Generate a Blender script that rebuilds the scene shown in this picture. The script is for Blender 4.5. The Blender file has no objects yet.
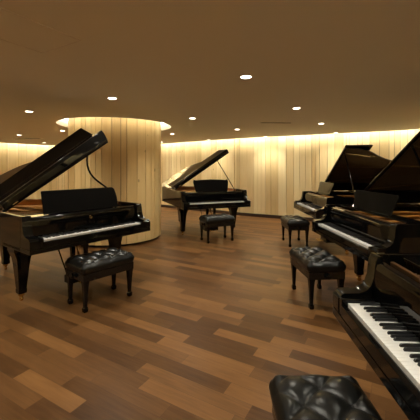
import bpy, bmesh, math, random
from mathutils import Vector, Matrix
random.seed(7)
C = bpy.context.scene
COL = C.collection
PI = math.pi
R = math.radians

# ------------------------------------------------------------------ camera, world, exposure
CAM_H = 1.43
cam_d = bpy.data.cameras.new('camera')
cam = bpy.data.objects.new('camera', cam_d)
COL.objects.link(cam)
cam.location = (0, 0, CAM_H)
cam.rotation_euler = (PI / 2, 0, 0)
cam_d.sensor_width = 36
cam_d.lens = 36 * 314 / 420
cam_d.shift_y = -(210 - 168.5) / 420
cam_d.clip_start = 0.02
C.camera = cam
w = bpy.data.worlds.new('world')
C.world = w
w.use_nodes = True
w.node_tree.nodes['Background'].inputs[0].default_value = (1.0, 0.8, 0.55, 1)
w.node_tree.nodes['Background'].inputs[1].default_value = 0.02
C.view_settings.view_transform = 'Standard'
C.view_settings.look = 'None'
C.view_settings.gamma = 1
C.view_settings.use_curve_mapping = False
C.view_settings.exposure = 0.0
SPOT_W = 76
SPOT_COL = (1.0, 0.95, 0.80)
COVE_E = 44
COVE_COL = (1.0, 0.99, 0.90)
RING_E = 12.5

CEIL = 2.32
CAV = 2.56

# ------------------------------------------------------------------ material helpers
def new_mat(name):
    m = bpy.data.materials.new(name)
    m.use_nodes = True
    nt = m.node_tree
    return m, nt, nt.nodes['Principled BSDF']

def simple(name, col, rough=0.5, metal=0.0, coat=0.0, bump=0.0, bscale=60, var=0.0, spec=0.5):
    m, nt, b = new_mat(name)
    b.inputs['Roughness'].default_value = rough
    b.inputs['Metallic'].default_value = metal
    b.inputs['Coat Weight'].default_value = coat
    b.inputs['Coat Roughness'].default_value = 0.03
    b.inputs['Specular IOR Level'].default_value = spec
    tc = nt.nodes.new('ShaderNodeTexCoord')
    n = nt.nodes.new('ShaderNodeTexNoise')
    n.inputs['Scale'].default_value = bscale
    n.inputs['Detail'].default_value = 3
    nt.links.new(tc.outputs['Object'], n.inputs['Vector'])
    mix = nt.nodes.new('ShaderNodeMix'); mix.data_type = 'RGBA'
    mix.inputs[6].default_value = tuple(c * (1 - var) for c in col) + (1,)
    mix.inputs[7].default_value = tuple(min(1, c * (1 + var)) for c in col) + (1,)
    nt.links.new(n.outputs['Fac'], mix.inputs[0])
    nt.links.new(mix.outputs[2], b.inputs['Base Color'])
    if bump:
        bp = nt.nodes.new('ShaderNodeBump')
        bp.inputs['Strength'].default_value = bump
        bp.inputs['Distance'].default_value = 0.002
        nt.links.new(n.outputs['Fac'], bp.inputs['Height'])
        nt.links.new(bp.outputs['Normal'], b.inputs['Normal'])
    return m

def emit(name, col, e):
    m = bpy.data.materials.new(name); m.use_nodes = True
    nt = m.node_tree
    nt.nodes.remove(nt.nodes['Principled BSDF'])
    em = nt.nodes.new('ShaderNodeEmission')
    em.inputs[0].default_value = (*col, 1); em.inputs[1].default_value = e
    nt.links.new(em.outputs[0], nt.nodes['Material Output'].inputs[0])
    return m

def M(nt, op, a, b=None, c=None):
    n = nt.nodes.new('ShaderNodeMath'); n.operation = op
    for i, v in enumerate((a, b, c)):
        if v is None: continue
        if isinstance(v, (int, float)): n.inputs[i].default_value = v
        else: nt.links.new(v, n.inputs[i])
    return n.outputs[0]

def ramp(nt, fac, stops):
    r = nt.nodes.new('ShaderNodeValToRGB')
    el = r.color_ramp.elements
    while len(el) < len(stops): el.new(0.5)
    for e, (p, c) in zip(el, stops):
        e.position = p; e.color = (*c, 1)
    nt.links.new(fac, r.inputs[0])
    return r.outputs[0]

def comb(nt, x, y, z):
    n = nt.nodes.new('ShaderNodeCombineXYZ')
    for i, v in enumerate((x, y, z)):
        if isinstance(v, (int, float)): n.inputs[i].default_value = v
        else: nt.links.new(v, n.inputs[i])
    return n.outputs[0]

def floor_mat():
    m, nt, b = new_mat('plank_floor')
    g = nt.nodes.new('ShaderNodeNewGeometry')
    mp = nt.nodes.new('ShaderNodeVectorRotate'); mp.rotation_type = 'Z_AXIS'
    mp.inputs['Angle'].default_value = R(30)
    nt.links.new(g.outputs['Position'], mp.inputs['Vector'])
    s = nt.nodes.new('ShaderNodeSeparateXYZ'); nt.links.new(mp.outputs[0], s.inputs[0])
    PW = 0.118
    yy = M(nt, 'DIVIDE', s.outputs[1], PW)
    row = M(nt, 'FLOOR', yy); fy = M(nt, 'FRACT', yy)
    wn = nt.nodes.new('ShaderNodeTexWhiteNoise'); wn.noise_dimensions = '1D'
    nt.links.new(row, wn.inputs['W'])
    wn2 = nt.nodes.new('ShaderNodeTexWhiteNoise'); wn2.noise_dimensions = '1D'
    nt.links.new(M(nt, 'ADD', row, 371.3), wn2.inputs['W'])
    ln = M(nt, 'MULTIPLY_ADD', wn2.outputs['Value'], 0.35, 0.55)
    xx = M(nt, 'DIVIDE', M(nt, 'MULTIPLY_ADD', wn.outputs['Value'], 5.0, s.outputs[0]), ln)
    colm = M(nt, 'FLOOR', xx); fx = M(nt, 'FRACT', xx)
    w3 = nt.nodes.new('ShaderNodeTexWhiteNoise'); w3.noise_dimensions = '3D'
    nt.links.new(comb(nt, row, colm, 3.7), w3.inputs['Vector'])
    # grain
    gr = nt.nodes.new('ShaderNodeTexNoise'); gr.inputs['Scale'].default_value = 1.0
    gr.inputs['Detail'].default_value = 5; gr.inputs['Roughness'].default_value = 0.6
    gr.inputs['Distortion'].default_value = 0.6
    nt.links.new(comb(nt, M(nt, 'MULTIPLY', s.outputs[0], 3.0), M(nt, 'MULTIPLY', s.outputs[1], 42.0),
                      M(nt, 'MULTIPLY', w3.outputs['Value'], 50)), gr.inputs['Vector'])
    cl = nt.nodes.new('ShaderNodeTexNoise'); cl.inputs['Scale'].default_value = 1.0; cl.inputs['Detail'].default_value = 3
    nt.links.new(comb(nt, M(nt, 'MULTIPLY', s.outputs[0], 3.0), M(nt, 'MULTIPLY', s.outputs[1], 9.0),
                      M(nt, 'MULTIPLY', w3.outputs['Value'], 91)), cl.inputs['Vector'])
    f = M(nt, 'ADD', M(nt, 'MULTIPLY_ADD', w3.outputs['Value'], 0.44, 0.04), M(nt, 'MULTIPLY', gr.outputs['Fac'], 0.38))
    f = M(nt, 'ADD', f, M(nt, 'MULTIPLY', cl.outputs['Fac'], 0.24))
    col = ramp(nt, f, [(0.18, (0.036, 0.0155, 0.0055)), (0.42, (0.086, 0.038, 0.0125)), (0.62, (0.134, 0.062, 0.021)),
                       (0.80, (0.198, 0.093, 0.031)), (0.98, (0.25, 0.124, 0.043))])
    # joints
    ey = M(nt, 'MULTIPLY', M(nt, 'MINIMUM', fy, M(nt, 'SUBTRACT', 1, fy)), PW)
    ex = M(nt, 'MULTIPLY', M(nt, 'MINIMUM', fx, M(nt, 'SUBTRACT', 1, fx)), ln)
    e = M(nt, 'MINIMUM', ex, ey)
    j = M(nt, 'LESS_THAN', e, 0.0011)
    mix = nt.nodes.new('ShaderNodeMix'); mix.data_type = 'RGBA'
    nt.links.new(M(nt, 'MULTIPLY', j, 0.6), mix.inputs[0]); nt.links.new(col, mix.inputs[6])
    mix.inputs[7].default_value = (0.03, 0.015, 0.008, 1)
    nt.links.new(mix.outputs[2], b.inputs['Base Color'])
    b.inputs['Roughness'].default_value = 0.36
    b.inputs['Specular IOR Level'].default_value = 0.18
    nt.links.new(M(nt, 'MULTIPLY_ADD', gr.outputs['Fac'], 0.2, 0.27), b.inputs['Roughness'])
    bp = nt.nodes.new('ShaderNodeBump'); bp.inputs['Strength'].default_value = 0.25; bp.inputs['Distance'].default_value = 0.001
    nt.links.new(M(nt, 'SUBTRACT', gr.outputs['Fac'], j), bp.inputs['Height'])
    nt.links.new(bp.outputs[0], b.inputs['Normal'])
    return m

def board_mat(name, c0, c1, c2):
    """pale vertical timber boards; UV: u = metres along wall, v = height; attribute 'board' random per board"""
    m, nt, b = new_mat(name)
    uv = nt.nodes.new('ShaderNodeUVMap'); uv.uv_map = 'UVMap'
    s = nt.nodes.new('ShaderNodeSeparateXYZ'); nt.links.new(uv.outputs[0], s.inputs[0])
    at = nt.nodes.new('ShaderNodeAttribute'); at.attribute_name = 'board'
    gr = nt.nodes.new('ShaderNodeTexNoise'); gr.inputs['Scale'].default_value = 1; gr.inputs['Detail'].default_value = 5
    gr.inputs['Distortion'].default_value = 0.8
    nt.links.new(comb(nt, M(nt, 'MULTIPLY', s.outputs[0], 34), M(nt, 'MULTIPLY', s.outputs[1], 1.6),
                      M(nt, 'MULTIPLY', at.outputs['Fac'], 60)), gr.inputs['Vector'])
    kn = nt.nodes.new('ShaderNodeTexVoronoi'); kn.inputs['Scale'].default_value = 1
    kn.inputs['Randomness'].default_value = 1.0
    nt.links.new(comb(nt, M(nt, 'MULTIPLY', s.outputs[0], 3.1), M(nt, 'MULTIPLY', s.outputs[1], 1.5), 0.0), kn.inputs['Vector'])
    knot = M(nt, 'LESS_THAN', kn.outputs['Distance'], 0.055)
    f = M(nt, 'ADD', M(nt, 'MULTIPLY', at.outputs['Fac'], 0.6), M(nt, 'MULTIPLY', gr.outputs['Fac'], 0.4))
    col = ramp(nt, f, [(0.15, c0), (0.5, c1), (0.85, c2)])
    mix = nt.nodes.new('ShaderNodeMix'); mix.data_type = 'RGBA'
    nt.links.new(M(nt, 'MULTIPLY', knot, 0.6), mix.inputs[0]); nt.links.new(col, mix.inputs[6])
    mix.inputs[7].default_value = (0.20, 0.10, 0.04, 1)
    nt.links.new(mix.outputs[2], b.inputs['Base Color'])
    b.inputs['Roughness'].default_value = 0.55
    bp = nt.nodes.new('ShaderNodeBump'); bp.inputs['Strength'].default_value = 0.15; bp.inputs['Distance'].default_value = 0.001
    nt.links.new(gr.outputs['Fac'], bp.inputs['Height']); nt.links.new(bp.outputs[0], b.inputs['Normal'])
    return m

MT = {}
MT['floor'] = floor_mat()
MT['board'] = board_mat('pale_wall_boards', (0.60, 0.44, 0.20), (0.78, 0.60, 0.315), (0.88, 0.73, 0.42))
MT['pboard'] = board_mat('pillar_boards', (0.60, 0.40, 0.165), (0.79, 0.565, 0.25), (0.90, 0.68, 0.33))
MT['ceiling'] = simple('ceiling_paint', (0.83, 0.81, 0.69), 0.85, bump=0.1, bscale=200, var=0.02)
MT['cove'] = simple('cove_white', (0.80, 0.76, 0.66), 0.8)
MT['dark'] = simple('dark_recess', (0.03, 0.018, 0.012), 0.6)
MT['base'] = simple('dark_baseboard', (0.045, 0.024, 0.014), 0.45)
MT['black'] = simple('polished_black_lacquer', (0.003, 0.003, 0.003), 0.05, var=0.05, spec=0.3)
MT['satin'] = simple('satin_black', (0.005, 0.005, 0.005), 0.2, var=0.05)
MT['leather'] = simple('black_leather', (0.007, 0.0072, 0.0065), 0.31, bump=0.2, bscale=420, var=0.1, spec=0.32)
MT['deskm'] = simple('matte_black_desk', (0.006, 0.0055, 0.005), 0.6, var=0.05, spec=0.03)
MT['rail'] = simple('bronze_rail', (0.22, 0.12, 0.05), 0.3, metal=0.8, var=0.1)
MT['white'] = simple('white_keys', (0.80, 0.79, 0.76), 0.18)
MT['bkey'] = simple('black_keys', (0.008, 0.008, 0.009), 0.3)
MT['gold'] = simple('bronze_iron_plate', (0.72, 0.42, 0.14), 0.34, metal=0.85, bump=0.1, var=0.08)
MT['brass'] = simple('brass', (0.80, 0.58, 0.27), 0.22, metal=1.0)
MT['steel'] = simple('string_steel', (0.55, 0.53, 0.5), 0.3, metal=1.0)
MT['felt'] = simple('red_felt', (0.24, 0.03, 0.02), 0.9)
MT['wood'] = simple('soundboard_spruce', (0.56, 0.30, 0.11), 0.35, bscale=9, var=0.15, coat=0.3)
MT['inrim'] = simple('inner_rim_maple', (0.40, 0.155, 0.05), 0.3, bscale=9, var=0.15, coat=0.3)
MT['trim'] = simple('lamp_trim_white', (0.75, 0.70, 0.60), 0.5)
MT['lens'] = emit('lamp_lens', (1.0, 0.90, 0.72), 14)
MT['strip'] = emit('cove_strip', COVE_COL, COVE_E)
MT['rstrip'] = emit('ring_strip', COVE_COL, RING_E)
MT['vent'] = simple('vent_paint', (0.16, 0.12, 0.08), 0.7)

# ------------------------------------------------------------------ geometry helpers
class MB:
    def __init__(s): s.v = []; s.f = []; s.sm = []
    def add(s, vs, fs, smooth=False):
        o = len(s.v); s.v += [tuple(p) for p in vs]
        s.f += [tuple(i + o for i in f) for f in fs]; s.sm += [smooth] * len(fs)
        return s
    def box(s, x0, x1, y0, y1, z0, z1, mat=None):
        vs = [Vector((x, y, z)) for z in (z0, z1) for x, y in ((x0, y0), (x1, y0), (x1, y1), (x0, y1))]
        if mat: vs = [mat @ v for v in vs]
        return s.add(vs, [(3, 2, 1, 0), (4, 5, 6, 7), (0, 1, 5, 4), (1, 2, 6, 5), (2, 3, 7, 6), (3, 0, 4, 7)])
    def prism(s, pts, z0, z1):
        n = len(pts)
        vs = [(x, y, z0) for x, y in pts] + [(x, y, z1) for x, y in pts]
        fs = [tuple(range(n - 1, -1, -1)), tuple(range(n, 2 * n))]
        fs += [(i, (i + 1) % n, n + (i + 1) % n, n + i) for i in range(n)]
        return s.add(vs, fs)
    def extr(s, pts, fn0, fn1):
        """closed 2-D profile lofted between two placements"""
        n = len(pts)
        vs = [fn0(*p) for p in pts] + [fn1(*p) for p in pts]
        fs = [tuple(range(n - 1, -1, -1)), tuple(range(n, 2 * n))]
        fs += [(i, (i + 1) % n, n + (i + 1) % n, n + i) for i in range(n)]
        return s.add(vs, fs)
    def loft(s, rings, cap=True, smooth=True):
        n = len(rings[0]); vs = [p for r in rings for p in r]; fs = []
        for k in range(len(rings) - 1):
            for i in range(n):
                j = (i + 1) % n
                fs.append((k * n + i, k * n + j, (k + 1) * n + j, (k + 1) * n + i))
        if cap:
            fs.append(tuple(range(n - 1, -1, -1))); fs.append(tuple(range((len(rings) - 1) * n, len(rings) * n)))
        return s.add(vs, fs, smooth)
    def lathe(s, prof, cx=0, cy=0, n=24, axis='z'):
        rings = []
        for r, z in prof:
            ring = []
            for k in range(n):
                a = 2 * PI * k / n
                c, d = r * math.cos(a), r * math.sin(a)
                ring.append((cx + c, cy + d, z) if axis == 'z' else ((z, cx + c, cy + d) if axis == 'x' else (cx + c, z, cy + d)))
            rings.append(ring)
        return s.loft(rings)
    def tube(s, path, r, n=10):
        rings = []
        P = [Vector(p) for p in path]
        for i, p in enumerate(P):
            t = (P[min(i + 1, len(P) - 1)] - P[max(i - 1, 0)]).normalized()
            a = t.cross(Vector((0, 0, 1)) if abs(t.z) < 0.95 else Vector((1, 0, 0))).normalized()
            b = t.cross(a)
            rr = r[i] if isinstance(r, (list, tuple)) else r
            rings.append([p + a * rr * math.cos(2 * PI * k / n) + b * rr * math.sin(2 * PI * k / n) for k in range(n)])
        return s.loft(rings)
    def taper(s, cx, cy, secs):
        """square section column: secs = (z, half x, half y)"""
        rings = [[(cx + sx * hx, cy + sy * hy, z) for sx, sy in ((-1, -1), (1, -1), (1, 1), (-1, 1))] for z, hx, hy in secs]
        return s.loft(rings, smooth=False)
    def build(s, name, mat, parent=None, bevel=0.0, seg=2, loc=None, rot=None, auto=True):
        me = bpy.data.meshes.new(name)
        me.from_pydata(s.v, [], s.f)
        me.validate()
        bm = bmesh.new(); bm.from_mesh(me)
        bmesh.ops.recalc_face_normals(bm, faces=bm.faces)
        if bevel:
            es = [e for e in bm.edges if len(e.link_faces) == 2 and e.calc_face_angle(0) > R(30)]
            bmesh.ops.bevel(bm, geom=es, offset=bevel, segments=seg, affect='EDGES', profile=0.5, clamp_overlap=True)
        bm.to_mesh(me); bm.free()
        me.materials.append(mat)
        for p in me.polygons: p.use_smooth = True
        me.set_sharp_from_angle(angle=R(35))
        o = bpy.data.objects.new(name, me); COL.objects.link(o)
        if parent: o.parent = parent
        if bevel:
            wn = o.modifiers.new('wn', 'WEIGHTED_NORMAL'); wn.keep_sharp = True; wn.weight = 100
        if loc: o.location = loc
        if rot: o.rotation_euler = rot
        return o

def thing(name, label, cat, loc=(0, 0, 0), rz=0, group=None):
    o = bpy.data.objects.new(name, None); COL.objects.link(o)
    o.empty_display_size = 0.2
    o.location = loc; o.rotation_euler = (0, 0, rz)
    o['label'] = label; o['category'] = cat
    if group: o['group'] = group
    return o

def struct(o):
    o['kind'] = 'structure'; return o

def copy_tree(o, parent=None):
    c = o.copy(); COL.objects.link(c)
    if parent: c.parent = parent
    for ch in [x for x in bpy.data.objects if x.parent == o and x != c]:
        copy_tree(ch, c)
    return c

def catmull(P, n=8, closed=False):
    out = []
    N = len(P)
    g = (lambda i: P[i % N]) if closed else (lambda i: P[max(0, min(N - 1, i))])
    for i in range(N if closed else N - 1):
        p0, p1, p2, p3 = (Vector(g(i + k)) for k in (-1, 0, 1, 2))
        for k in range(n):
            t = k / n
            out.append(0.5 * ((2 * p1) + (p2 - p0) * t + (2 * p0 - 5 * p1 + 4 * p2 - p3) * t * t + (3 * p1 - p0 - 3 * p2 + p3) * t ** 3))
    if not closed: out.append(Vector(P[-1]))
    return out

def offset_poly(P, d, closed=True):
    """inward for d>0 when P runs clockwise seen from above (room on the right-hand side)"""
    N = len(P); out = []
    for i in range(N):
        a = P[(i - 1) % N] if (closed or i > 0) else P[i]
        b = P[(i + 1) % N] if (closed or i < N - 1) else P[i]
        t0 = (Vector(P[i]) - Vector(a)); t1 = (Vector(b) - Vector(P[i]))
        if t0.length < 1e-6: t0 = t1
        if t1.length < 1e-6: t1 = t0
        n0 = Vector((t0.y, -t0.x)).normalized(); n1 = Vector((t1.y, -t1.x)).normalized()
        n = (n0 + n1).normalized(); k = d / max(0.4, n.dot(n0))
        out.append(Vector(P[i]) + n * k)
    return out

# ------------------------------------------------------------------ room shell
edge_pts = [(-9.3, 8.9), (-7.95, 11.5), (-6.4, 13.2), (-4.7, 13.5), (-3, 13.0), (-1.6, 12.15), (0, 10.95), (1.1, 10.05),
            (2.2, 9.45), (3.3, 8.85), (4.15, 8.4), (5.1, 7.8), (6.2, 6.8), (7.1, 5.2)]
KW = 0.945
back = [Vector((x * KW, y * KW)) for x, y in edge_pts]
back = catmull([tuple(p) for p in back], 5)
pL, pR = back[0], back[-1]
right = [pR, Vector((7.0, 2.5)), Vector((7.0, -4.2))]
front = [Vector((7.0, -4.2)), Vector((-9.0, -4.2))]
left = [Vector((-9.0, -4.2)), Vector((-9.0, 5.5)), pL]
loop = back + right[1:] + front[1:] + left[1:-1]          # clockwise
PC = Vector((-1.97, 6.55)); PR = 0.93; RR = 1.14

# recompute pillar from the view rays
def ray(px): return math.atan((px - 210) / 314)
_m = (ray(161) + ray(68)) / 2; _q = math.sin((ray(161) - ray(68)) / 2)
_y = 314 * CAM_H / (248 - 168.5); _d = _y / (math.cos(_m) - _q)
PC = Vector((_d * math.sin(_m), _d * math.cos(_m))); PR = _d * _q
RR = _d * math.sin((ray(171) - ray(56)) / 2)

def poly_obj(name, outer, holes, z, mat, up):
    bm = bmesh.new()
    for ring in [outer] + holes:
        vs = [bm.verts.new((p[0], p[1], z)) for p in ring]
        for i in range(len(vs)): bm.edges.new((vs[i], vs[(i + 1) % len(vs)]))
    bmesh.ops.triangle_fill(bm, edges=bm.edges[:], use_beauty=True, use_dissolve=False)
    for f in bm.faces:
        if (f.normal.z > 0) != up: f.normal_flip()
    me = bpy.data.meshes.new(name); bm.to_mesh(me); bm.free()
    me.materials.append(mat)
    o = bpy.data.objects.new(name, me); COL.objects.link(o)
    return o

def circle(c, r, n=64): return [Vector((c[0] + r * math.cos(2 * PI * k / n), c[1] + r * math.sin(2 * PI * k / n))) for k in range(n)]

fl = poly_obj('floor', offset_poly(loop, -0.12), [], 0, MT['floor'], True); struct(fl)
inner = offset_poly(loop, 0.25)
# ceiling: underside, with fascias turned up at the perimeter and round the column
ce = poly_obj('ceiling', inner, [circle(PC, RR)], CEIL, MT['ceiling'], False); struct(ce)
def band(name, P, z0, z1, mat, closed=True, flip=False):
    mb = MB(); n = len(P); vs = [(p[0], p[1], z0) for p in P] + [(p[0], p[1], z1) for p in P]
    fs = [(i, (i + 1) % n, n + (i + 1) % n, n + i) for i in range(n if closed else n - 1)]
    mb.add(vs, fs)
    return mb
def thickband(P, Q, z0, z1, closed=True):
    mb = MB(); n = len(P)
    vs = [(p[0], p[1], z0) for p in P] + [(p[0], p[1], z1) for p in P] + [(p[0], p[1], z0) for p in Q] + [(p[0], p[1], z1) for p in Q]
    fs = []
    for i in range(n if closed else n - 1):
        j = (i + 1) % n
        fs += [(i, j, n + j, n + i), (2 * n + i, 3 * n + i, 3 * n + j, 2 * n + j), (n + i, n + j, 3 * n + j, 3 * n + i), (i, 2 * n + i, 2 * n + j, j)]
    if not closed:
        fs += [(0, n, 3 * n, 2 * n), (n - 1, 3 * n - 1, 4 * n - 1, 2 * n - 1)]
    mb.add(vs, fs)
    return mb
struct(thickband(inner, offset_poly(loop, 0.265), CEIL + 0.0005, CAV).build('trim_1', MT['cove']))
struct(thickband(circle(PC, RR), circle(PC, RR + 0.015), CEIL + 0.0005, CAV).build('trim_2', MT['cove']))
# caps that close the light coves
capp = poly_obj('trim_3', offset_poly(loop, -0.12), [offset_poly(loop, 0.27)], CAV, MT['cove'], False); struct(capp)
capr = poly_obj('trim_4', circle(PC, RR + 0.02), [], CAV + 0.001, MT['cove'], False); struct(capr)
# light strips lying in the coves
struct(thickband(offset_poly(loop, 0.205), offset_poly(loop, 0.240), 2.46, 2.48).build('trim_5', MT['strip']))
struct(thickband(circle(PC, RR - 0.025), circle(PC, RR - 0.05), 2.47, 2.49).build('trim_6', MT['rstrip']))

def boards(name, path, z0, z1, mat, wmin, wmax, relief, seed, closed=False, gap=0.007):
    """vertical boards of irregular width and thickness set along a plan path, one mesh"""
    rnd = random.Random(seed)
    P = [Vector(p) for p in path]
    if closed: P = P + [P[0]]
    cum = [0]
    for a, b in zip(P, P[1:]): cum.append(cum[-1] + (b - a).length)
    T = cum[-1]
    def at(d):
        d = max(0, min(T, d))
        for i in range(len(P) - 1):
            if d <= cum[i + 1] + 1e-9:
                t = (d - cum[i]) / max(1e-9, cum[i + 1] - cum[i])
                tg = (P[i + 1] - P[i]).normalized()
                return P[i].lerp(P[i + 1], t), Vector((tg.y, -tg.x))
        return P[-1], Vector((tg.y, -tg.x))
    vs = []; fs = []; uvs = []; bd = []
    d = 0
    while d < T - 0.001:
        wd = rnd.uniform(wmin, wmax); e = min(T, d + wd)
        if T - e < wmin * 0.5: e = T
        r = rnd.choice(relief); q = rnd.random(); uo = rnd.uniform(0, 50)
        (a, na), (b, nb) = at(d + gap / 2), at(e - gap / 2)
        mid, nm = at((d + e) / 2)
        a2 = a + nm * r; b2 = b + nm * r; a0 = a - nm * 0.02; b0 = b - nm * 0.02
        o = len(vs)
        for p in (a0, a2, b2, b0):
            vs += [(p.x, p.y, z0), (p.x, p.y, z1)]
        for k in range(3):
            i = o + 2 * k; fs.append((i, i + 1, i + 3, i + 2))
            u0 = (d, d, e, e)[k] + uo; u1 = (d, d, e, e)[k + 1] + uo
            uvs += [(u0, z0), (u0, z1), (u1, z1), (u1, z0)]; bd.append(q)
        fs.append((o, o + 2, o + 4, o + 6)); uvs += [(uo, 0)] * 4; bd.append(q)
        fs.append((o + 1, o + 7, o + 5, o + 3)); uvs += [(uo, 0)] * 4; bd.append(q)
        d = e
    # backing sheet behind the joints
    o = len(vs)
    Q = offset_poly(P, -0.021, closed=False)
    if closed: Q[-1] = Q[0]
    for p in Q: vs += [(p.x, p.y, z0), (p.x, p.y, z1)]
    for i in range(len(Q) - 1):
        fs.append((o + 2 * i, o + 2 * i + 1, o + 2 * i + 3, o + 2 * i + 2)); uvs += [(0, 0)] * 4; bd.append(-1.0)
    me = bpy.data.meshes.new(name); me.from_pydata(vs, [], fs)
    uvl = me.uv_layers.new(name='UVMap')
    for i, q in enumerate(uvs): uvl.data[i].uv = q
    at_ = me.attributes.new('board', 'FLOAT', 'FACE')
    for i, q in enumerate(bd): at_.data[i].value = q
    me.materials.append(mat); me.materials.append(MT['dark'])
    for p, q in zip(me.polygons, bd):
        if q < 0: p.material_index = 1
    o = bpy.data.objects.new(name, me); COL.objects.link(o)
    return struct(o)

REL = (0.0, 0.006, 0.012, 0.018, 0.024)
boards('wall_back', back, 0.0, CAV, MT['board'], 0.06, 0.24, REL, 3)
boards('wall_right', right, 0.0, CAV, MT['board'], 0.07, 0.24, REL, 4)
boards('wall_front', front, 0.0, CAV, MT['board'], 0.07, 0.24, REL, 5)
boards('wall_left', left, 0.0, CAV, MT['board'], 0.07, 0.24, REL, 6)
for nm, P in (('baseboard_back', back), ('baseboard_right', right), ('baseboard_front', front), ('baseboard_left', left)):
    struct(thickband(offset_poly(P, 0.0255, False), offset_poly(P, 0.042, False), 0, 0.095, False).build(nm, MT['base']))
# the round column clad in boards, over a recessed dark plinth
cc = circle(PC, PR - 0.008, 96)          # counter-clockwise: outward normal on the right of travel
boards('wall_column', cc, 0.045, CAV, MT['pboard'], 0.07, 0.20, (0.002, 0.005, 0.008), 12, closed=True, gap=0.009)
struct(MB().lathe([(PR - 0.06, 0), (PR - 0.06, 0.06)], PC.x, PC.y, 64).build('trim_7', MT['dark']))

# ------------------------------------------------------------------ ceiling fittings
GX, GY, GS, GT = 0.349, 3.041, 1.835, R(149.71)
U = Vector((math.cos(GT), math.sin(GT))); V = Vector((math.sin(GT), -math.cos(GT)))
lens_proto = None
DL = {(0, 0): 'largest lit ceiling downlight, high above the middle of the floor',
      (1, 0): 'round lit ceiling downlight just in front of the wood column, above the left piano lid',
      (2, 0): 'biggest lit ceiling downlight at the left edge, left of the column ring',
      (0, 1): 'lit ceiling downlight right of centre, second largest on the right side',
      (1, 1): 'lit ceiling downlight just right of the wood column, above the far piano',
      (0, 2): 'lit ceiling downlight nearest the right wall glow, rightmost in view',
      (1, 2): 'lit ceiling downlight between the far piano and the ceiling vent, right of its lid tip',
      (1, 3): 'small lit ceiling downlight close to the glowing wall edge, right of centre',
      (2, 2): 'small lit ceiling downlight right beside the column, below the bright ring',
      (3, 1): 'small lit ceiling downlight just left of the bright ring round the column',
      (4, 1): 'small lit ceiling downlight at the far left beside the dark slot vent',
      (5, 2): 'faint ceiling downlight by the glowing wall edge at the left, smallest on that side',
      (3, 3): 'faint ceiling downlight peeping out beside the column edge near the far wall',
      (2, 3): 'faint ceiling downlight by the glowing wall edge above the far piano'}
def inside(p, P):
    c = False; n = len(P)
    for i in range(n):
        a, b = P[i], P[(i + 1) % n]
        if (a[1] > p[1]) != (b[1] > p[1]) and p[0] < (b[0] - a[0]) * (p[1] - a[1]) / (b[1] - a[1]) + a[0]: c = not c
    return c
safe = offset_poly(loop, 0.42)
def downlight(i, j):
    p = Vector((GX, GY)) + U * GS * i + V * GS * j
    if not inside(p, safe) or (p - PC).length < RR + 0.12: return
    lab = DL.get((i, j)); grp = 'recessed ceiling downlights'
    if not lab: lab = 'recessed ceiling downlight outside the photo, behind or beside the camera'
    t = thing('ceiling_downlight', lab, 'ceiling light', (p.x, p.y, CEIL), 0, grp)
    MB().lathe([(0.052, -0.0005), (0.064, -0.0005), (0.064, -0.004), (0.052, -0.006), (0.052, -0.0005)], n=32).build('trim_ring', MT['trim'], t)
    MB().lathe([(0.0005, -0.0005), (0.051, -0.0005), (0.051, -0.003), (0.0005, -0.004)], n=28).build('lens', MT['lens'], t)
    ld = bpy.data.lights.new('downlight_lamp', 'SPOT')
    ld.energy = SPOT_W; ld.color = SPOT_COL; ld.spot_size = R(134); ld.spot_blend = 1.0; ld.shadow_soft_size = 0.05
    lo = bpy.data.objects.new('downlight_lamp', ld); COL.objects.link(lo); lo.parent = t; lo.location = (0, 0, -0.03)
for i in range(-5, 8):
    for j in range(-6, 7):
        downlight(i, j)

def vent(x, y, rz, L, W, lab):
    t = thing('ceiling_vent', lab, 'vent', (x, y, CEIL), rz)
    f = MB()
    f.box(-L / 2, L / 2, -W / 2, -W / 2 + 0.012, -0.005, -0.0005); f.box(-L / 2, L / 2, W / 2 - 0.012, W / 2, -0.005, -0.0005)
    f.box(-L / 2, -L / 2 + 0.012, -W / 2 + .012, W / 2 - .012, -0.005, -0.0005); f.box(L / 2 - 0.012, L / 2, -W / 2 + .012, W / 2 - .012, -0.005, -0.0005)
    f.build('frame', MT['ceiling'], t)
    MB().box(-L / 2 + .012, L / 2 - .012, -W / 2 + .012, W / 2 - .012, -0.002, -0.0006).build('slot', MT['dark'], t)
    MB().box(-L / 2 + .012, L / 2 - .012, -0.004, 0.004, -0.005, -0.0022).build('blade', MT['vent'], t)
vent(1.28, 6.1, R(4), 0.62, 0.10, 'dark linear slot vent in the ceiling right of centre')
vent(-5.45, 9.35, R(-14), 1.0, 0.16, 'dark linear slot vent in the ceiling at the far left near the wall')
# access hatch
hp = Vector((-0.90, 2.18))
hc = hp + U * 0.225 - V * 0.30
t = thing('access_panel', 'flush rectangular ceiling access panel with a thin metal edge, top left', 'ceiling panel', (hc.x, hc.y, CEIL), GT)
MB().box(-0.222, 0.222, -0.297, 0.297, -0.002, -0.0005).build('panel', MT['ceiling'], t)
f = MB()
for a in ((-0.228, 0.228, -0.303, -0.2975), (-0.228, 0.228, 0.2975, 0.303), (-0.228, -0.2225, -0.2975, 0.2975), (0.2225, 0.228, -0.2975, 0.2975)):
    f.box(*a, -0.0045, -0.0005)
f.build('frame', MT['trim'], t)

# ------------------------------------------------------------------ grand piano
TAN = math.tan
def outline(L):
    k = L / 2.15
    base = [(0.75, 0.60), (0.735, 0.74), (0.69, 0.90), (0.60, 1.06), (0.49, 1.21), (0.40, 1.37), (0.335, 1.55), (0.28, 1.72), (0.20, 1.89), (0.07, 2.03),
            (-0.12, 2.12), (-0.33, 2.15), (-0.52, 2.12), (-0.67, 2.03), (-0.74, 1.88), (-0.75, 1.70)]
    pts = [(x, 0.6 + (y - 0.6) * (L - 0.6) / 1.55) for x, y in base]
    return [tuple(p) for p in catmull(pts, 4)]

def rounded(path_xyz, r):
    return path_xyz

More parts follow.
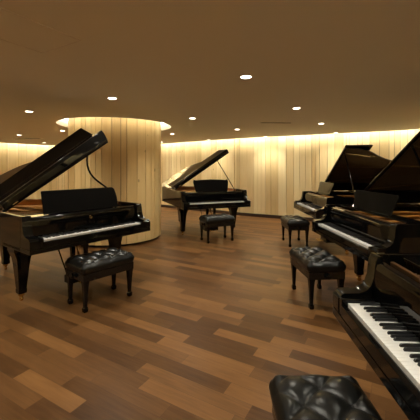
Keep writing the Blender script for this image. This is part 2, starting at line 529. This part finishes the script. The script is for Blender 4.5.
def grand(label, x, y, rz, L=2.15, lid=40, curved=False, full_keys=False, desk='plain', emblem=False, brand=None, desk_w=0.98, desk_h=0.25, desk_lean=15, desk_z=0.916, arm_y=0.15, stack=0.105, rail=False, tilt=0.006, desk_gloss=False, folded=False, bow=0.085, desk_x=0.0):
    g = thing('grand_piano', label, 'grand piano', (x, y, 0), rz, 'black grand pianos')
    K = MT['black']
    W = 0.75; ZT = 0.96; ZB = 0.62
    body = outline(L)
    full = [(W, arm_y + 0.025)] + body + [(-W, arm_y + 0.025)]                 # open polyline treble -> tail -> bass (counter-clockwise)
    def inset(P, d):
        out = []
        for i, p in enumerate(P):
            a = Vector(P[max(0, i - 1)]); b = Vector(P[min(len(P) - 1, i + 1)])
            tg = (b - a).normalized(); out.append(tuple(Vector(p) + Vector((-tg.y, tg.x)) * d))
        return out
    # rim, outer shell
    mo = thickband(full, inset(full, 0.035), ZB, ZT, False); mo.build('rim', K, g, bevel=0.004)
    i1 = inset(full, 0.036); i2 = inset(full, 0.058)
    thickband(i1[1:-1], i2[1:-1], ZB + 0.02, ZT - 0.006, False).build('inner_rim', MT['inrim'], g, bevel=0.003)
    # bottom and soundboard
    inn = inset(full, 0.06)
    MB().prism([p for p in inn], 0.70, 0.72).build('soundboard', MT['wood'], g)
    # key bed
    MB().box(-W, W, -0.035, 0.60, 0.61, 0.655).build('key_bed', K, g, bevel=0.006)
    MB().box(-0.62, 0.62, -0.034, -0.006, 0.657, 0.715).build('key_slip', K, g, bevel=0.004)
    # arms
    for s in (-1, 1):
        prof = [(-0.034, 0.657), (-0.034, 0.735)]
        prof += [(-0.034 + 0.02 * math.sin(a), 0.735 + 0.02 * (1 - math.cos(a))) for a in (R(45), R(90))]
        prof += [(0.0, 0.760), (arm_y - 0.095, 0.764), (arm_y - 0.06, 0.778), (arm_y - 0.037, 0.804), (arm_y - 0.023, 0.845), (arm_y - 0.017, 0.90), (arm_y - 0.012, 0.935), (arm_y, ZT)]
        prof += [(arm_y + 0.024, ZT), (arm_y + 0.024, 0.657)]
        xa, xb = s * 0.66, s * W
        MB().extr(prof, lambda q, z: (xa, q, z), lambda q, z: (xb, q, z)).build('arm', K, g, bevel=0.004)
        # key block and inner cheek
        MB().box(min(s * 0.618, s * 0.658), max(s * 0.618, s * 0.658), -0.030, 0.15, 0.657, 0.745).build('key_block', K, g, bevel=0.004)
    # fallboard, open and leaning back
    fp = [(0.152, 0.735), (0.164, 0.735), (0.205, 0.90), (0.214, 0.925), (0.222, 0.93), (0.236, 0.928), (0.236, 0.915), (0.222, 0.905), (0.182, 0.735)]
    fp = [(0.150, 0.733), (0.151, 0.78), (0.153, 0.84), (0.158, 0.89), (0.166, 0.918), (0.178, 0.932), (0.20, 0.936), (0.212, 0.93), (0.205, 0.90), (0.188, 0.80), (0.172, 0.733)]
    fb = MB().extr(fp, lambda q, z: (-0.655, q, z), lambda q, z: (0.655, q, z)).build('fallboard', K, g, bevel=0.002)
    if emblem:
        em = MB()
        for s in (-1, 1):
            em.tube([(s * 0.004, 0.1505, 0.852), (s * 0.013, 0.152, 0.862), (s * 0.014, 0.1535, 0.872), (s * 0.009, 0.1545, 0.880), (s * 0.015, 0.156, 0.888)], 0.0016, 6)
        for q in (-0.004, 0, 0.004): em.tube([(q, 0.1505, 0.854), (q, 0.155, 0.884)], 0.0008, 5)
        em.box(-0.011, 0.011, 0.1505, 0.154, 0.846, 0.850)
        em.build('emblem', MT['brass'], fb)
    MB().box(-0.655, 0.655, 0.2135, 0.226, 0.86, 0.925).build('fallboard_rail', K, g, bevel=0.003)
    if rail: MB().box(-0.65, 0.65, 0.230, 0.252, 0.873, 0.940).build('action_rail', MT['rail'], g, bevel=0.006)
    # keys
    MB().box(-0.616, 0.616, 0.115, 0.149, 0.700, 0.7285).build('key_felt', MT['felt'], g)
    kw = 1.225 / 52
    blacks = []
    for i in range(51):
        if i % 7 in (0, 2, 3, 5, 6):
            off = {0: 0.0, 2: -0.0025, 3: 0.0025, 5: -0.003, 6: 0.0}[i % 7]
            blacks.append(-0.6125 + (i + 1) * kw + off)
    def wk(mb, i):
        x0 = -0.6125 + i * kw + 0.0005; mb.box(x0, x0 + kw - 0.001, 0, 0.1495, 0.707, 0.730); return mb
    def bk(mb, xc):
        z0, z1 = 0.7302, 0.7425
        P = [[(xc - 0.0055, 0.051, z0), (xc + 0.0055, 0.051, z0), (xc + 0.0055, 0.1495, z0), (xc - 0.0055, 0.1495, z0)],
             [(xc - 0.005, 0.054, z1 - 0.003), (xc + 0.005, 0.054, z1 - 0.003), (xc + 0.005, 0.1495, z1), (xc - 0.005, 0.1495, z1)],
             [(xc - 0.004, 0.059, z1), (xc + 0.004, 0.059, z1), (xc + 0.004, 0.1495, z1 + 0.001), (xc - 0.004, 0.1495, z1 + 0.001)]]
        return mb.loft(P, smooth=False)
    if full_keys:
        for i in range(52): wk(MB(), i).build('white_key', MT['white'], g, bevel=0.0012)
        for xc in blacks: bk(MB(), xc).build('black_key', MT['bkey'], g, bevel=0.0006, seg=1)
    else:
        m1 = MB(); m2 = MB()
        for i in range(52): wk(m1, i)
        for xc in blacks: bk(m2, xc)
        m1.build('white_keys', MT['white'], g); m2.build('black_keys', MT['bkey'], g)
    # iron plate with bars, strings, pins
    ins = inset(full, 0.062)
    pl = MB()
    MB().box(-0.655, 0.655, 0.262, 0.47, 0.845, 0.872).build('pin_block', MT['gold'], g, bevel=0.003)
    pins = MB()
    for r_ in range(4):
        for i in range(48):
            xx = -0.60 + 1.2 * i / 47
            if abs((xx + 0.2)) < 0.02 or abs(xx - 0.28) < 0.02: continue
            pins.box(xx - 0.003, xx + 0.003, 0.30 + 0.03 * r_, 0.306 + 0.03 * r_, 0.8722, 0.895)
    ps = pins.build('tuning_pins', MT['steel'], g); ps['kind'] = 'stuff'
    pin2 = inset(full, 0.15)
    a = [p for p in ins if p[1] > 0.56]; b = [p for p in pin2 if p[1] > 0.56]
    n = min(len(a), len(b))
    bodyi = inset(full, 0.063)[1:-1]; bodyj = inset(full, 0.20)[1:-1]
    thickband(bodyi, bodyj, 0.83, 0.868, False).build('iron_plate', MT['gold'], g, bevel=0.003)
    for (x0, x1, yy) in ((-0.62, -0.45, L - 0.28), (-0.22, -0.28, L - 0.22), (0.10, -0.05, L - 0.34), (0.40, 0.22, 1.42), (0.62, 0.60, 0.95)):
        MB().tube([(x0, 0.45, 0.872), (x0 * .6 + x1 * .4, 0.45 + (yy - .45) * .4, 0.878), (x1, yy, 0.865)], 0.014, 8).build('plate_bar', MT['gold'], g)
    st = MB()
    for i in range(56):
        t_ = i / 55; x0 = -0.58 + 1.16 * t_
        # tail point: run until the inside of the rim
        x1 = x0 - 0.02 if t_ > 0.3 else x0 + 0.22 * (1 - t_)
        ye = 0
        for yy in [0.6 + 0.05 * k for k in range(40)]:
            if inside((x1, yy), [tuple(q) for q in bodyj] + [(-0.6, 0.1), (0.6, 0.1)]): ye = yy
        if ye < 0.7: ye = 0.75
        zz = 0.872 if t_ > 0.3 else 0.880
        st.box(min(x0, x0 + 0.0012), x0 + 0.0012, 0.46, 0.47, zz, zz + 0.001)
        st.add([(x0, 0.46, zz), (x0 + 0.0014, 0.46, zz), (x1 + 0.0014, ye, zz), (x1, ye, zz), (x0, 0.46, zz + 0.0014), (x0 + 0.0014, 0.46, zz + 0.0014), (x1 + 0.0014, ye, zz + 0.0014), (x1, ye, zz + 0.0014)],
               [(0, 1, 2, 3), (4, 5, 6, 7), (0, 1, 5, 4), (2, 3, 7, 6), (0, 3, 7, 4), (1, 2, 6, 5)])
    so = st.build('strings', MT['brass'], g); so['kind'] = 'stuff'
    # dampers
    dm = MB()
    for i in range(44):
        xx = -0.56 + 0.9 * i / 43
        dm.box(xx - 0.005, xx + 0.005, 0.66, 0.70, 0.884, 0.905)
    dm.build('dampers', MT['satin'], g)
    # music desk: slides, shelf and upright board
    MB().box(-0.64, 0.64, 0.292, 0.46, desk_z - 0.014, desk_z - 0.002).build('desk_shelf', K, g, bevel=0.003)
    for s in (-1, 1): MB().box(s * 0.648 - 0.006, s * 0.648 + 0.006, 0.296, 0.60, 0.874, desk_z - 0.002).build('desk_slide', K, g)
    lean = R(desk_lean)
    hw = desk_w / 2; h = desk_h
    if desk == 'plain':
        P = [(-hw, 0), (hw, 0), (hw, h * 0.55), (hw - 0.02, h * 0.92), (hw - 0.05, h), (-hw + 0.01, h), (-hw, h * 0.97)]
    elif desk == 'eared':
        P = [(-hw * .9, 0), (hw * .9, 0), (hw * .97, h * 0.5), (hw, h * .8), (hw - 0.02, h * 1.0), (hw - 0.06, h * 0.93), (hw * .6, h * 0.97), (0, h * 1.0), (-hw * .6, h * .97), (-hw + 0.06, h * .93), (-hw + 0.02, h), (-hw, h * .8), (-hw * .97, h * .5)]
    else:
        P = [(-hw * .88, 0), (hw * .88, 0), (hw, h * 0.9), (hw * 0.97, h), (-hw * .97, h), (-hw, h * 0.9)]
    ca, sa = math.cos(lean), math.sin(lean)
    y0, z0 = 0.325, desk_z
    MB().extr(P, lambda q, z: (q + desk_x, y0 + z * sa, z0 + z * ca), lambda q, z: (q + desk_x, y0 + 0.014 * ca + z * sa, z0 - 0.014 * sa + z * ca + 0.005)).build('music_desk', K if desk_gloss else MT['deskm'], g, bevel=0.002)
    MB().box(-hw * .85, hw * .85, 0.298, 0.322, desk_z - 0.0015, desk_z + 0.014).build('desk_ledge', K, g, bevel=0.003)
    # lid in its own frame: origin on the hinge line, x across, rotated up about y
    a = R(lid)
    hl = bpy.data.objects.new('lid', None)
    lidpts = [(px + W, py) for px, py in [(0.755, 0.57)] + [(px + 0.006, py) for px, py in body if py > 0.60]]
    lidpts += [(0.0, 0.57)]
    lidpts = [(max(0.0, u), v + (0.008 if v > 1.2 else 0)) for u, v in lidpts]
    lo = MB().prism(lidpts, 0.0, 0.028).build('lid', K, g, bevel=0.003, loc=(-W, 0, ZT + 0.006), rot=(0, -a, 0))
    # front flap folded back to lie over the lid: moulded nose along the hinge and a flat leaf
    k_ = stack
    if folded:
        fl_ = [(0.548, 0.0), (0.528, k_ * .35), (0.530, k_ * .75), (0.545, k_), (0.565, k_ + 0.004), (0.79, k_ * .80), (0.81, k_ * .82), (0.985, k_ * 1.42), (1.0, k_ * 1.40), (1.0, k_ * 1.28), (0.985, k_ * 1.22), (0.83, k_ * .62), (0.80, k_ * .55), (0.60, k_ * .50), (0.5685, 0.036), (0.5685, 0.0)]
    else:
        fl_ = [(0.548, 0.0), (0.530, k_ * .3), (0.528, k_ * .62), (0.540, k_ * .88), (0.560, k_), (0.62, k_ - 0.004), (0.985, k_ + tilt), (1.0, k_ + tilt - .006), (1.0, k_ + tilt - 0.026), (0.985, k_ + tilt - 0.034), (0.64, k_ - 0.036), (0.60, k_ * .55), (0.5685, 0.036), (0.5685, 0.0)]
    kb = 0.62 if folded else 1.0
    MB().extr(fl_, lambda q, z: (0.012, q, z * kb), lambda q, z: (1.505, q, z)).build('front_flap', K, g, bevel=0.003, loc=(-W, 0, ZT + 0.006), rot=(0, -a, 0))
    for yy in (0.75, 1.15, 1.6):
        MB().tube([(-W - 0.004, yy - 0.05, ZT + 0.004), (-W - 0.004, yy + 0.05, ZT + 0.004)], 0.006, 8).build('hinge', MT['brass'], g)
    MB().tube([(0.10, 0.52, 0.03), (0.16, 0.52, 0.03)], 0.006, 6).build('flap_hinge', MT['brass'], g, loc=(-W, 0, ZT + 0.006), rot=(0, -a, 0))
    # prop stick
    d = 1.20
    top = Vector((-W + d * math.cos(a), 0.64, ZT + 0.002 + d * math.sin(a)))
    bot = Vector((0.697, 0.62, ZT - 0.032))
    if curved:
        pth = []
        for k in range(15):
            t_ = k / 14; p = bot.lerp(top, t_); bw = math.sin(PI * t_) * (t_ - 0.33) * 2.6 * bow
            dirv = (top - bot).normalized(); nrm = Vector((-dirv.z, 0, dirv.x)).normalized()
            if nrm.x > 0: nrm = -nrm
            pth.append(p + nrm * bw)
        MB().tube(pth, 0.013, 8).build('prop_stick', K, g)
    else:
        MB().tube([bot, top], 0.010, 8).build('prop_stick', K, g)
    # legs
    third = (-0.28, L - 0.33)
    for cx, cy in ((-0.60, 0.52), (0.60, 0.52), third):
        lg = MB().taper(cx, cy, [(0.085, 0.038, 0.038), (0.10, 0.042, 0.042), (0.13, 0.042, 0.042), (0.14, 0.040, 0.040), (0.40, 0.062, 0.062), (0.47, 0.072, 0.070), (0.52, 0.090, 0.08), (0.56, 0.105, 0.088), (0.6095, 0.105, 0.088)]).build('leg', K, g, bevel=0.003)
        if cy > 0.6: MB().box(cx - 0.13, cx + 0.13, cy - 0.13, cy + 0.13, 0.610, 0.699).build('leg_plate', K, g, bevel=0.004)
        MB().lathe([(0.022, 0.055), (0.03, 0.06), (0.034, 0.083), (0.02, 0.0845)], cx, cy, 16).build('ferrule', MT['brass'], lg)
        MB().lathe([(0.008, cx - 0.012), (0.027, cx - 0.011), (0.028, cx), (0.027, cx + 0.011), (0.008, cx + 0.012)], cy + 0.0, 0.028, 16, 'x').build('caster', MT['brass'], lg)
    # bottom beams
    for (x0, y0_, x1, y1_) in ((0, 0.62, -0.26, L - 0.45), (0.0, 0.62, 0.40, 1.15)):
        d_ = Vector((x1 - x0, y1_ - y0_, 0)); ang = math.atan2(d_.y, d_.x)
        mt = Matrix.Translation((x0, y0_, 0)) @ Matrix.Rotation(ang, 4, 'Z')
        MB().box(0, d_.length, -0.04, 0.04, 0.64, 0.699, mt).build('brace_beam', MT['satin'], g)
    # pedal lyre
    ly = MB()
    for s in (-1, 1):
        ly.taper(s * 0.085, 0.40, [(0.17, 0.018, 0.018), (0.40, 0.020, 0.020), (0.50, 0.026, 0.024), (0.579, 0.03, 0.03)])
    ly.box(-0.16, 0.16, 0.33, 0.46, 0.580, 0.6095)
    ly.box(-0.15, 0.15, 0.33, 0.47, 0.085, 0.17)
    lyo = ly.build('pedal_lyre', K, g, bevel=0.003)
    for s in (-1, 0, 1):
        MB().extr([(0.33, 0.108), (0.33, 0.122), (0.24, 0.118), (0.215, 0.108), (0.21, 0.100), (0.23, 0.100)], lambda q, z: (s * 0.07 - 0.013, q, z), lambda q, z: (s * 0.07 + 0.013, q, z)).build('pedal', MT['brass'], lyo, bevel=0.002)
        MB().tube([(s * 0.03, 0.44, 0.17), (s * 0.03, 0.44, 0.56)], 0.004, 6).build('pedal_rod', MT['brass'], lyo)
    for s in (-1, 1):
        MB().tube([(s * 0.10, 0.468, 0.12), (s * 0.13, 0.80, 0.64)], 0.009, 8).build('lyre_brace', K, lyo)
    return g

grand('black grand piano at left before the wood column, raised lid held by a curved prop', -1.264, 3.562, R(53), 2.15, 33, curved=True, emblem=True, desk='plain', desk_w=0.965, desk_h=0.265, desk_z=0.925, stack=0.185, folded=True, bow=0.13, desk_x=0.03)
grand('black grand piano facing the camera by the back wall, right of the column', 0.165, 6.48, R(22), 2.1, 33, desk='eared', desk_w=0.82, desk_h=0.27, desk_z=0.93)
grand('farthest black grand piano in the right-hand row, its slanted music desk shining tan', 1.768, 5.825, R(-91.5), 2.15, 32, desk='flare', desk_w=0.74, desk_h=0.22, desk_z=0.965, desk_lean=18, stack=0.08, rail=True, desk_gloss=True)
grand('middle black grand piano of the right-hand row, bronze plate showing under its open lid', 1.398, 3.381, R(-88), 2.3, 32, desk='flare', desk_w=0.82, desk_h=0.215, desk_z=0.965, stack=0.05, rail=True)
grand('nearest black grand piano, cut off by the right edge, with large clear keys', 0.681, 1.023, R(-93.5), 2.15, 36, full_keys=True, desk='flare', desk_w=0.8, desk_h=0.2, desk_z=0.965, arm_y=0.175, rail=True)

# ------------------------------------------------------------------ tufted piano bench
def make_bench():
    b = thing('piano_bench', '', 'piano bench', group='black tufted leather piano benches')
    LX, LY = 0.30, 0.192
    ax, ay = 0.20, 0.196
    nx, ny = 84, 52
    zb, zt = 0.385, 0.497
    vs = []; fs = []
    def hgt(x, y):
        u = x / ax + y / ay; v = x / ax - y / ay
        p = (abs(math.sin(PI * u)) * abs(math.sin(PI * v)) + 0.0) ** 0.38
        # only pleats running out to the border near the rim
        e = min(LX - abs(x), LY - abs(y))
        edge = min(1, max(0, e / 0.035))
        r = math.sqrt(max(0, 1 - (1 - edge) ** 2))
        return zt - 0.028 + 0.028 * r + (0.036 * p - 0.010) * max(0.22, min(1, (e - 0.004) / 0.05)) - 0.010
    for j in range(ny + 1):
        for i in range(nx + 1):
            x = -LX + 2 * LX * i / nx; y = -LY + 2 * LY * j / ny
            # rounded corners in plan
            vx, vy = x, y
            rc = 0.04
            cx, cy = abs(x) - (LX - rc), abs(y) - (LY - rc)
            if cx > 0 and cy > 0:
                m_ = max(cx, cy); l_ = math.hypot(cx, cy)
                if l_ > 0: vx = math.copysign(LX - rc + cx * m_ / l_, x); vy = math.copysign(LY - rc + cy * m_ / l_, y)
            vs.append((vx, vy, hgt(x, y)))
    W1 = nx + 1
    for j in range(ny):
        for i in range(nx): fs.append((j * W1 + i, j * W1 + i + 1, (j + 1) * W1 + i + 1, (j + 1) * W1 + i))
    ring = [i for i in range(nx + 1)] + [j * W1 + nx for j in range(1, ny + 1)] + [ny * W1 + i for i in range(nx - 1, -1, -1)] + [j * W1 for j in range(ny - 1, 0, -1)]
    n = len(ring); cur = ring
    for (k, z) in ((0.010, 0.452), (0.014, 0.435), (0.008, 0.405), (0.0, zb)):
        o = len(vs)
        for q in ring:
            x, y, _ = vs[q]; l_ = math.hypot(x / LX, y / LY) or 1
            vs.append((x + math.copysign(k, x) * min(1, abs(x) / (LX - 0.05)) ** 6, y + math.copysign(k, y) * min(1, abs(y) / (LY - 0.05)) ** 6, z))
        nw = [o + i for i in range(n)]
        for i in range(n): fs.append((cur[i], nw[i], nw[(i + 1) % n], cur[(i + 1) % n]))
        cur = nw
    fs.append(tuple(cur))
    mb = MB(); mb.add(vs, fs)
    me = bpy.data.meshes.new('cushion'); me.from_pydata(mb.v, [], mb.f)
    bm = bmesh.new(); bm.from_mesh(me); bmesh.ops.recalc_face_normals(bm, faces=bm.faces); bm.to_mesh(me); bm.free()
    for p in me.polygons: p.use_smooth = True
    me.materials.append(MT['leather'])
    cu = bpy.data.objects.new('cushion', me); COL.objects.link(cu); cu.parent = b
    for iu in range(-6, 7):
        for iv in range(-6, 7):
            x = (iu + iv) * ax / 2; y = (iu - iv) * ay / 2
            if abs(x) < LX - 0.03 and abs(y) < LY - 0.03:
                zz = hgt(x, y)
                MB().lathe([(0.0005, zz - 0.002), (0.008, zz), (0.008, zz + 0.003), (0.005, zz + 0.006), (0.0005, zz + 0.007)], x, y, 10).build('button', MT['leather'], cu)
    # piping between cushion and frame
    MB().box(-LX + 0.004, LX - 0.004, -LY + 0.004, LY - 0.004, 0.305, 0.384).build('seat_frame', MT['satin'], b, bevel=0.006)
    for sx in (-1, 1):
        for sy in (-1, 1):
            cx, cy = sx * (LX - 0.038), sy * (LY - 0.038)
            MB().taper(cx, cy, [(0.0, 0.014, 0.014), (0.008, 0.021, 0.021), (0.04, 0.023, 0.023), (0.052, 0.016, 0.016), (0.06, 0.015, 0.015), (0.20, 0.021, 0.021), (0.27, 0.026, 0.026), (0.304, 0.030, 0.030)]).build('leg', MT['black'], b, bevel=0.002)
        k = MB()
        k.lathe([(0.0005, 0.296), (0.006, 0.297), (0.006, 0.312), (0.026, 0.314), (0.029, 0.320), (0.028, 0.330), (0.018, 0.335), (0.0005, 0.336)], 0.0, 0.345, 16, 'x')
        if sx < 0: k.v = [(-x, y, z) for x, y, z in k.v]
        k.build('adjustment_knob', MT['black'], b)
    return b
b0 = make_bench()
spots = [(-1.19, 3.42, R(50), 'black tufted leather bench at the keyboard of the left piano'),
         (0.136, 6.24, R(25), 'small dark bench with smooth-looking top before the far piano at the back wall'),
         (1.61, 5.98, R(-90), 'black tufted bench beside the farthest piano of the right-hand row'),
         (1.165, 3.465, R(-86), 'black diamond-tufted bench beside the middle piano of the right-hand row'),
         (0.468, 1.15, R(-91), 'large near black leather bench cropped by the bottom edge, deep diamond tufting')]
for i, (x, y, a, lab) in enumerate(spots):
    o = b0 if i == 0 else copy_tree(b0)
    o.location = (x, y, 0); o.rotation_euler = (0, 0, a); o['label'] = lab
